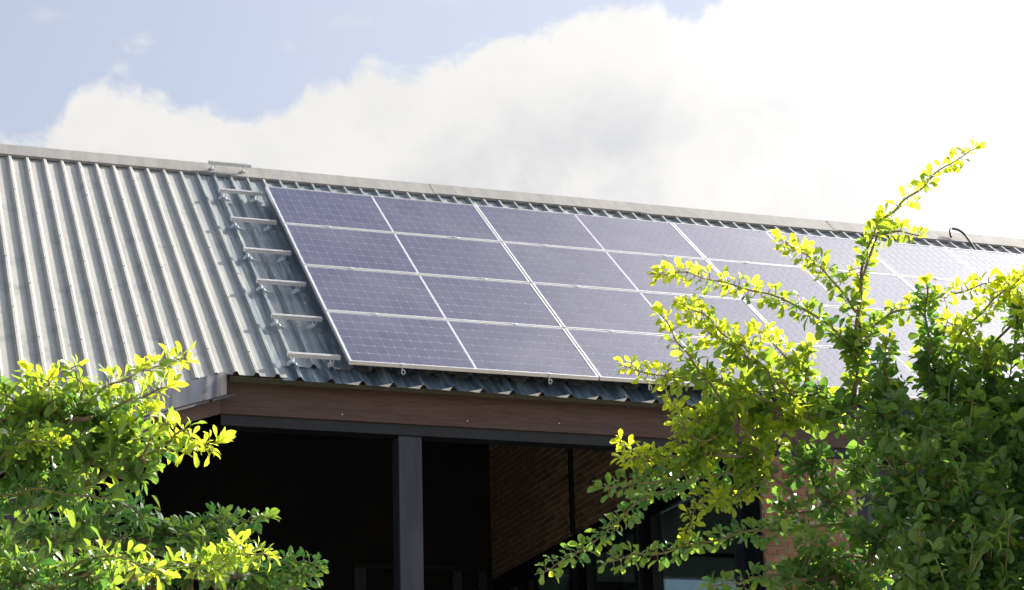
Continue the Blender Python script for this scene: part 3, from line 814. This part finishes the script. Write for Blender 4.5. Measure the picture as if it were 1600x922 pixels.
H(mb, 'room_ceiling', M['dark'])
mb = MB(); mb.box(U_R - .25, U_R - .1, 0.35, YB + .3, GROUND, 1.1); H(mb, 'gable_wall', M['mortar'])
# porch back and left walls, door frames on the back wall
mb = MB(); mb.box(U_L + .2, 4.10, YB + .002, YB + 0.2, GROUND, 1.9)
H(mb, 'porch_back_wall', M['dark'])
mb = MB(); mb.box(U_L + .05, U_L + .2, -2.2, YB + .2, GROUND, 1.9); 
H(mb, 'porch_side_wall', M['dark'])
mb = MB(); mb.prism([(U_L + .05, -1.0, -2.3), (U_L + .05, YB, 1.9), (U_L + .05, YB, 1.9), (U_L + .05, ridge.y, 3.0)][:2] + [(U_L + .05, ridge.y, 3.0)], (0.15, 0, 0)); H(mb, 'gable_wall', M['dark'])
mb = MB(); mb.prism([(U_R - .25, 0.3, -.35), (U_R - .25, YB, 1.1), (U_R - .25, YB, 1.9), (U_R - .25, ridge.y, 2.9)], (0.15, 0, 0)); H(mb, 'gable_wall', M['mortar'])
for x0, x1 in ((2.1, 2.25), (3.35, 3.47), (3.69, 3.80)):
    mb = MB(); mb.box(x0, x1, YB - .06, YB, GROUND, -0.30, bev=.004); H(mb, 'door_frame', M['poststeel'])
mb = MB(); mb.box(2.1, 3.80, YB - .05, YB - .003, -0.30, -0.24); H(mb, 'door_frame', M['blacksteel'])
# ------------------------------------------------------------------ solar panels
PW, PHh = 2.29, 1.1227
GAP = 0.028
mw_, mh_ = PW - 0.010, PHh - GAP
FW = 0.014
fr = MB()
TH = 0.035
# frame with a chamfered face, four bars butted at the corners
fr.box(0, mw_, 0, FW, -TH, 0, bev=.0012); fr.box(0, mw_, mh_ - FW, mh_, -TH, 0, bev=.0012)
fr.box(0, FW + .006, FW + .0003, mh_ - FW - .0003, -TH, 0, bev=.0012); fr.box(mw_ - FW - .006, mw_, FW + .0003, mh_ - FW - .0003, -TH, 0, bev=.0012)
frame_me = fr.mesh('frame', M['alu'])
bs = MB(); bs.box(FW, mw_ - FW, FW, mh_ - FW, -0.010, -0.0045); back_me = bs.mesh('backsheet', M['backsheet'])
cb = MB(); cb.box(mw_ / 2 - 0.007, mw_ / 2 + 0.007, FW, mh_ - FW, -0.0044, -0.0036); strip_me = cb.mesh('centre_strip', M['busbar'])
mx_ = 0.024
cw = (mw_ / 2 - FW - mx_ * .5 - 0.012) / 12
ch = (mh_ - 2 * FW - mx_) / 6
def cellbox(mb, x, y, g1=0.0042):
    c = 0.006
    x0, x1, y0, y1 = x + g1 / 2, x + cw - g1 / 2, y + .0042, y + ch - .0042
    poly = [(x0 + c, y0), (x1 - c, y0), (x1, y0 + c), (x1, y1 - c), (x1 - c, y1), (x0 + c, y1), (x0, y1 - c), (x0, y0 + c)]
    mb.prism([(a, b, -0.0045) for a, b in poly], (0, 0, 0.0010))
c1 = MB(); cellbox(c1, 0, 0); cell_me = c1.mesh('solar_cell', M['cell'])
cellpos = []
for half in (0, 1):
    x00 = FW + mx_ * .5 if half == 0 else mw_ / 2 + 0.012
    for i in range(12):
        for j in range(6):
            cellpos.append((x00 + i * cw, FW + mx_ / 2 + j * ch))
ca = MB()
for x, y in cellpos: cellbox(ca, x, y)
cells_me = ca.mesh('solar_cells', M['cell'])
cl = MB()
cl.box(-0.022, 0.022, -0.020, 0.020, 0.0005, 0.004); cl.box(-0.007, 0.007, -0.007, 0.007, 0.004, 0.010)
clamp_me = cl.mesh('clamp', M['zinc'])
hk = MB()
hk.tube([(0, 0.0, 0.004), (0, -0.016, 0.004), (0, -0.024, -0.006), (0, -0.026, -0.05), (0.004, -0.030, -0.075), (0.02, -0.032, -0.085), (0.03, -0.03, -0.065), (0.022, -0.028, -0.045), (0.006, -0.028, -0.045)], 0.0055, 6)
hk.box(-0.018, 0.018, -0.016, 0.010, 0.001, 0.005)
hook_me = hk.mesh('end_clamp', M['zinc'])
ROWN = ['bottom', 'third', 'second', 'top']
COLN = ['in the leftmost column beside the mounting rails', 'in the second column from the left', 'in the third column, partly behind the shrub', 'in the rightmost column behind the shrub']
def panel(c, r):
    root = thing('solar_panel', f'blue solar panel, {ROWN[r]} row, {COLN[c]}', 'solar panel', RP(c * PW, r * PHh, 0), (PITCH, 0, 0), 'solar panels in rows on the roof')
    jr = random.Random(c * 10 + r)
    root.rotation_euler = Euler((PITCH + jr.uniform(-.0012, .0012), jr.uniform(-.0015, .0015), 0))
    for nm, me in (('frame', frame_me), ('backsheet', back_me), ('centre_strip', strip_me)):
        put(bpy.data.objects.new(nm, me), root)
    if c < 2:
        for x, y in cellpos:
            put(bpy.data.objects.new('solar_cell', cell_me), root, (x, y, 0))
    else:
        put(bpy.data.objects.new('solar_cells', cells_me), root, kind='stuff')
    for fx in (0.468, 1.81):
        if r < 3:
            put(bpy.data.objects.new('clamp', clamp_me), root, (fx + jr.uniform(-.01, .01), mh_ + GAP / 2, 0))
        if r == 0:
            put(bpy.data.objects.new('end_clamp', hook_me), root, (fx, 0.003, 0))
    return root
for c in range(4):
    for r in range(4):
        panel(c, r)

# ------------------------------------------------------------------ mounting rails beside the array
rl = MB()
LR = 0.462
w, hh = 0.036, 0.036
prof = [(-w / 2, 0), (w / 2, 0), (w / 2, hh), (w / 2 - .010, hh), (w / 2 - .010, hh - .012), (-w / 2 + .010, hh - .012), (-w / 2 + .010, hh), (-w / 2, hh)]
rl.prism([(0, y, z) for y, z in prof], (LR, 0, 0))
rl.box(0, LR, -w / 2 - .004, -w / 2 + .0, 0.002, 0.006)
rl.box(0, LR, -w / 2 - .002, -w / 2 + .0, 0.016, 0.020)
rail_me = rl.mesh('rail', M['alu'])
ft = MB()
# slotted upright hanging from the rail, saddle clamp splayed over the rib
ft.box(-0.016, -0.009, -0.024, -0.018, -0.045, 0.006); ft.box(0.009, 0.016, -0.024, -0.018, -0.045, 0.006)
ft.box(-0.016, 0.016, -0.024, -0.018, 0.006, 0.013); ft.box(-0.020, 0.020, -0.026, 0.012, -0.052, -0.044)
ft.prism([(-0.020, -0.026, -0.050), (0.020, -0.026, -0.050), (0.038, -0.030, -0.078), (0.030, -0.030, -0.080), (0.008, -0.028, -0.062), (-0.008, -0.028, -0.062), (-0.030, -0.030, -0.080), (-0.040, -0.030, -0.078)], (0, 0.045, 0))
ft.tube([(0, -0.04, -0.04), (0, 0.02, -0.04)], 0.007, 6)
ft.tube([(0.02, -0.03, -0.06), (0.055, -0.045, -0.070)], 0.006, 6)
ft.v = [(x * 1.3, y * 1.1, z * 1.0) for x, y, z in ft.v]
foot_me = ft.mesh('clamp_foot', M['zinc'])
rv = [5.18, 4.36, 3.516, 2.67, 1.866, 1.035, 0.19]
rdesc = ['short silver mounting rail lying over the ridge cap, topmost of the seven', 'silver mounting rail just below the ridge, level with the top corner of the array', 'silver mounting rail third from the top, beside the top row joint', 'silver mounting rail in the middle of the seven beside the array', 'silver mounting rail third from the bottom, beside the lower panels', 'silver mounting rail second from the bottom, beside the bottom row', 'lowest silver mounting rail, just above the eave corner']
for i, v in enumerate(rv):
    u0 = -0.497
    nz = -0.076 if i else -0.052
    t = thing('mounting_rail', rdesc[i], 'mounting rail', RP(u0, v, nz), (PITCH, 0, 0), 'mounting rails left of the solar array')
    put(bpy.data.objects.new('rail', rail_me), t)
    for fx in (0.055 + RIB0 - u0 - 0.055, 0.055 + RIB0 - u0 + 2 * RIB - 0.075):
        f_ = put(bpy.data.objects.new('clamp_foot', foot_me), t, (fx, 0, 0))

# black cable looped over the ridge
cb = MB()
pc = [RP(8.46, 5.13, -0.09), RP(8.47, 5.20, -0.05), RP(8.52, 5.27, -0.03), RP(8.60, 5.25, -0.03), RP(8.64, 5.16, -0.045), RP(8.645, 5.03, -0.075), RP(8.64, 4.9, -0.10), RP(8.63, 4.74, -0.125), RP(8.62, 4.6, -0.13)]
def smooth_path(pts, n=5):
    P = [Vector(p) for p in pts]
    out = []
    for i in range(len(P) - 1):
        p0 = P[max(i - 1, 0)]; p1 = P[i]; p2 = P[i + 1]; p3 = P[min(i + 2, len(P) - 1)]
        for k in range(n):
            t = k / n
            out.append(0.5 * ((2 * p1) + (p2 - p0) * t + (2 * p0 - 5 * p1 + 4 * p2 - p3) * t * t + (-p0 + 3 * p1 - 3 * p2 + p3) * t ** 3))
    out.append(P[-1])
    return out
base = RP(8.6, 5.0, -0.1)
cb.tube([p - base for p in smooth_path(pc)], 0.014, 8)
o = cb.obj('cable', M['cable'], loc=base, smooth=True)
o['label'] = 'black conduit cable hooked over the ridge at the right'; o['category'] = 'cable'

# ------------------------------------------------------------------ shrubs
def leaf_template(kind, seed):
    r = random.Random(seed)
    if kind == 'round':
        W = [(0.0, 0.02), (0.18, 0.09), (0.42, 0.20), (0.68, 0.275), (0.88, 0.21), (1.0, 0.05)]
    else:
        W = [(0.0, 0.02), (0.16, 0.06), (0.40, 0.145), (0.66, 0.20), (0.86, 0.15), (1.0, 0.015)]
    bend = r.uniform(0.10, 0.42); fold = r.uniform(0.12, 0.5); tw = r.uniform(-.3, .3); wav = r.uniform(-.04, .04)
    v = []
    for i, (t, w) in enumerate(W):
        a = bend * t
        y = math.sin(bend * t * 2) / (bend * 2) if bend else t
        z = -(1 - math.cos(bend * t * 2)) / (bend * 2)
        for s in (-1, 0, 1):
            x = s * w * math.cos(fold); dz = abs(s) * w * math.sin(fold) + s * tw * w * t + wav * math.sin(t * 9 + s)
            v.append((x, y, z + dz))
    f = []
    for i in range(len(W) - 1):
        for s in (0, 1):
            a = i * 3 + s
            f.append((a, a + 1, a + 4, a + 3))
    return np.array(v), f
TEMPL = {k: [leaf_template(k, s) for s in range(6)] for k in ('round', 'long')}
SINGLE = {}
for k in TEMPL:
    SINGLE[k] = []
    for v, f in TEMPL[k]:
        me = bpy.data.meshes.new('leaf')
        me.from_pydata([tuple(x) for x in v], [], f)
        me.materials.append(M['leaf'])
        me.polygons.foreach_set('use_smooth', [True] * len(f))
        SINGLE[k].append(me)

class Shrub:
    def __init__(self, name, label, base, leaflen, shape, seed, group=None):
        self.base = Vector(base)
        self.root = thing(name, label, 'shrub', self.base, group=group)
        self.r = random.Random(seed)
        self.fresh = -0.15 if shape == 'long' else 0.0
        self.leaves = []      # (pos, matrix, length, young, var, priority)
        self.twigs = MB()
        self.ll = leaflen; self.shape = shape
    def leaf(self, p, d, young, pri, size=1.0):
        r = self.r
        d = d.normalized()
        # leaf plane faces partly upward with plenty of scatter
        up = (Vector((r.gauss(0, .6), r.gauss(0, .6), 0.45 + r.gauss(0, .3))) + SUN_DIR * (0.9 if young > .3 else 0.35)).normalized()
        x = d.cross(up)
        if x.length < 0.1: x = d.cross(Vector((1, 0.2, 0)))
        x.normalize(); z = x.cross(d).normalized()
        L = self.ll * size * r.choice((r.uniform(0.45, 0.8), r.uniform(0.75, 1.15), r.uniform(0.9, 1.35)))
        m = Matrix((x, d, z)).transposed()
        self.leaves.append((p, m, L, young, r.random(), pri, r.randrange(6)))
    def rosette(self, p, axis, young, pri, n, size=1.0, open_=1.0):
        r = self.r
        ax = axis.normalized()
        s = ax.cross(Vector((0.2, 0.3, 1))).normalized(); w = ax.cross(s)
        a0 = r.uniform(0, 6.28)
        for i in range(n):
            a = a0 + i * 2.4 + r.uniform(-.4, .4)
            o = s * math.cos(a) + w * math.sin(a)
            k = r.uniform(0.35, 0.9) * open_
            d = ax * (1 - k * .45) + o * k + Vector((0, 0, 0.22))
            self.leaf(p + o * 0.002, d, young, pri, size)
    def shoot(self, pts, kind, pri=0, own=True):
        r = self.r
        P = smooth_path(pts, 6)
        # a little wander
        ph = r.uniform(0, 6)
        for i in range(1, len(P) - 1):
            P[i] = P[i] + Vector((math.sin(i * .9 + ph), math.cos(i * .7), math.sin(i * .8 + 2 * ph))) * .003
        n = len(P)
        r0 = {'main': .009, 'dense': .007, 'sparse': .0042}.get(kind, .0050)
        rads = [r0 * (1 - 0.72 * i / (n - 1)) for i in range(n)]
        mb = MB(); mb.tube([p - self.base for p in P], rads, 6)
        mb.obj('branch', M['bark'] if kind in ('main', 'dense') else M['twig'], self.root, smooth=True)
        total = sum((P[i + 1] - P[i]).length for i in range(n - 1))
        step = {'sparse': 0.0085, 'leafy': 0.0098, 'main': 0.008, 'dense': 0.007, 'shade': 0.0098}[kind]
        acc = 0.0; nxt = 0.012; a = r.uniform(0, 6)
        for i in range(n - 1):
            seg = (P[i + 1] - P[i]); L = seg.length
            while nxt < acc + L:
                f = (nxt - acc) / L
                p = P[i] + seg * f
                t = nxt / total
                ax = seg.normalized()
                s = ax.cross(Vector((0.1, 0.2, 1))).normalized(); w = ax.cross(s)
                a += 2.4 + r.uniform(-.5, .5)
                o = s * math.cos(a) + w * math.sin(a)
                spur = r.uniform(0.003, 0.022) if kind != 'sparse' else r.uniform(.002, .01)
                q = p + o * spur
                self.twigs.tube([p - self.base, q - self.base], [.0018, .0012], 3)
                young = {'sparse': .75, 'leafy': 0.25 + 0.6 * t, 'main': .5, 'dense': .12, 'shade': .08 + .15 * t}[kind]
                young = min(1, max(0, young + self.fresh + r.gauss(0, .15)))
                nl = r.choice({'sparse': (1, 2, 3), 'leafy': (2, 3, 4), 'main': (2, 3, 4), 'dense': (3, 4, 5), 'shade': (2, 3, 4)}[kind])
                size = (0.8 if kind == 'sparse' else 0.85) * (1 - 0.25 * t)
                self.rosette(q, (o + ax * 0.35), young, pri + r.random() * .5, nl, size)
                nxt += step * r.uniform(0.6, 1.4)
            acc += L
        self.rosette(P[-1], (P[-1] - P[-2]), min(1, 0.8 if kind != 'shade' else .25), pri + 2, 4 if kind != 'sparse' else 3, .8, .6)
        self.connect(P[0])
    def connect(self, p):
        self.roots = getattr(self, 'roots', []) + [p]
    def mass(self, c, rad, dens, fresh=0.0):
        """twigs radiating from a limb end, filled with rosettes"""
        r = self.r
        c = Vector(c)
        self.connect(c)
        n = int(15 * dens * (rad / 0.12 * .05 / self.ll) ** 1.5) + 4
        for i in range(n):
            d = Vector((r.gauss(0, 1), r.gauss(0, 1), r.gauss(0.25, 1))).normalized()
            L = rad * r.uniform(0.55, 1.25)
            s = c + d * rad * r.uniform(0.0, .3)
            mid = s + d * L * .5 + Vector((r.gauss(0, .1), r.gauss(0, .1), r.gauss(0, .1))) * L
            e = s + d * L + Vector((0, 0, .12 * L))
            P = smooth_path([s, mid, e], 3)
            self.twigs.tube([p - self.base for p in P], [.07 * self.ll * (1 - .6 * k / (len(P) - 1)) for k in range(len(P))], 4)
            m = max(3, int(L / (self.ll * .34)))
            for k in range(m):
                t = (k + .6) / m
                q = P[min(len(P) - 1, int(t * (len(P) - 1) + .5))] + Vector((r.gauss(0, .006), r.gauss(0, .006), r.gauss(0, .006))) * (self.ll / .05)
                o = Vector((r.gauss(0, 1), r.gauss(0, 1), r.gauss(0, 1))).normalized()
                yg = max(0, min(1, fresh + .03 + .2 * t + r.gauss(0, .10)))
                near = (CAM_POS - q).length
                self.rosette(q, o + d * .5, yg, -near * .3, r.choice((2, 3, 4)), .9)
    def finish(self, nsingle, trunk_r=0.05):
        r = self.r
        # trunk and limbs from the ground
        top = sum(self.roots, Vector()) / len(self.roots)
        low = min(c.z for c in self.roots)
        hub = Vector((self.base.x * .5 + top.x * .5, self.base.y * .5 + top.y * .5, low - .15))
        mb = MB()
        P = smooth_path([self.base, self.base + Vector((.05, .02, .5)), (self.base + hub) / 2 + Vector((-.04, .05, 0)), hub], 5)
        mb.tube([p - self.base for p in P], [trunk_r * (1 - .45 * i / (len(P) - 1)) for i in range(len(P))], 10)
        mb.obj('trunk', M['bark'], self.root, smooth=True)
        nodes = [hub]
        todo = sorted(self.roots, key=lambda c: (c - hub).length)
        for c in todo:
            cost = lambda q: (c - q).length + .45 * (q - hub).length
            q = min(nodes, key=cost)
            nodes.append(c)
            mid = (q + c) / 2 + Vector((r.gauss(0, .02), r.gauss(0, .02), -.01))
            P = smooth_path([q, mid, c], 5)
            r_a = max(.0045, .016 - .012 * (q - hub).length); r_b = max(.004, .016 - .012 * (c - hub).length)
            mb = MB(); mb.tube([p - self.base for p in P], [r_a + (r_b - r_a) * i / (len(P) - 1) for i in range(len(P))], 6)
            mb.obj('branch', M['bark'], self.root, smooth=True)
        for c in []:
            mid = hub + (c - hub) * .5 + Vector((r.gauss(0, .05), r.gauss(0, .05) + .06, .03))
            s = hub + Vector((r.gauss(0, .01), r.gauss(0, .01), r.uniform(-.25, 0)))
            P = smooth_path([s, mid, c], 5)
            mb = MB(); mb.tube([p - self.base for p in P], [.016 * (1 - .55 * i / (len(P) - 1)) for i in range(len(P))], 6)
            mb.obj('branch', M['bark'], self.root, smooth=True)
        self.twigs.obj('twigs', M['twig'], self.root, kind='stuff')
        self.leaves.sort(key=lambda l: -l[5])
        for p, m, L, y, v, pri, ti in self.leaves[:nsingle]:
            o = bpy.data.objects.new('leaf', SINGLE[self.shape][ti])
            COL.objects.link(o)
            o.parent = self.root
            mm = (m * L).to_4x4(); mm.translation = p - self.base
            o.matrix_basis = mm
            o.color = (y, v, 0, 1)
        rest = self.leaves[nsingle:]
        V = []; F = []; C = []
        base = 0
        b = np.array(self.base)
        for p, m, L, y, v, pri, ti in rest:
            tv, tf = TEMPL[self.shape][ti]
            V.append(tv @ (np.array(m).T * L) + (np.array(p) - b))
            F += [(a + base, b2 + base, c + base, d + base) for a, b2, c, d in tf]
            C.append(np.tile(np.array([y, v, 0, 1.0]), (len(tv), 1)))
            base += len(tv)
        V = np.concatenate(V); C = np.concatenate(C)
        me = bpy.data.meshes.new('foliage')
        me.vertices.add(len(V)); me.vertices.foreach_set('co', V.ravel())
        Fa = np.array(F, dtype=np.int32)
        me.loops.add(Fa.size); me.loops.foreach_set('vertex_index', Fa.ravel())
        me.polygons.add(len(Fa)); me.polygons.foreach_set('loop_start', np.arange(0, Fa.size, 4, dtype=np.int32))
        me.polygons.foreach_set('use_smooth', np.ones(len(Fa), dtype=bool))
        me.update(calc_edges=True)
        at = me.color_attributes.new('tint', 'FLOAT_COLOR', 'POINT')
        at.data.foreach_set('color', C.ravel())
        me.materials.append(M['leaf'])
        o = bpy.data.objects.new('foliage', me)
        put(o, self.root, kind='stuff')
        o.color = (0, 0, 0, 1)
        print(self.root.name, 'leaves', len(self.leaves))

SHADE = 1
sr = Shrub('leafy_shrub', 'tall leafy shrub at the right with yellow-green shoots reaching over the solar panels', (-1.08, -11.16, GROUND), 0.048, 'round', 11)
for kind, pts in RIGHT_SHOOTS: sr.shoot(pts, kind, 3)
for x, y, z, rad, k, fresh in RIGHT_MASSES: sr.mass((x, y, z), rad, k, fresh)
sr.finish(300)
sl_ = Shrub('leafy_shrub', 'bright yellow-green shrub at the left edge with shoots crossing the slanted roof edge', (-3.79, -10.89, GROUND), 0.057, 'long', 23)
for kind, pts in LEFT_SHOOTS: sl_.shoot(pts, kind, 3)
for x, y, z, rad, k, fresh in LEFT_MASSES: sl_.mass((x, y, z), rad, k, fresh)
sl_.finish(300)
sd_ = Shrub('leafy_shrub', 'darker green shrub low at the bottom left in front of the black porch', (-3.23, -10.22, GROUND), 0.055, 'long', 37)
for kind, pts in LOW_SHOOTS: sd_.shoot(pts, kind, 3)
for x, y, z, rad, k, fresh in LOW_MASSES: sd_.mass((x, y, z), rad, k, fresh)
sd_.finish(300)

tr_ = Shrub('broadleaf_tree', 'small broadleaf tree standing to the right of the garden shrubs', (4.1, -8.2, GROUND), 0.13, 'round', 51)
tr_.root['category'] = 'tree'
for x, y, z, rad, k in ((3.9, -8.0, 1.45, .42, 1.3), (4.0, -7.5, 1.3, .5, 1.2), (4.2, -8.2, .9, .5, 1.2), (3.6, -8.45, 1.25, .34, 1.2), (3.6, -7.8, .7, .6, 1.2), (4.3, -7.5, .4, .65, 1.2), (3.8, -8.3, .1, .6, 1.1), (4.3, -8.0, -.4, .65, 1.1), (3.7, -8.8, -.7, .6, 1.1), (4.2, -8.8, -1.2, .65, 1.1), (3.9, -7.9, -1.4, .6, 1)):
    tr_.mass((x, y, z), rad, k)
tr_.finish(60, .11)
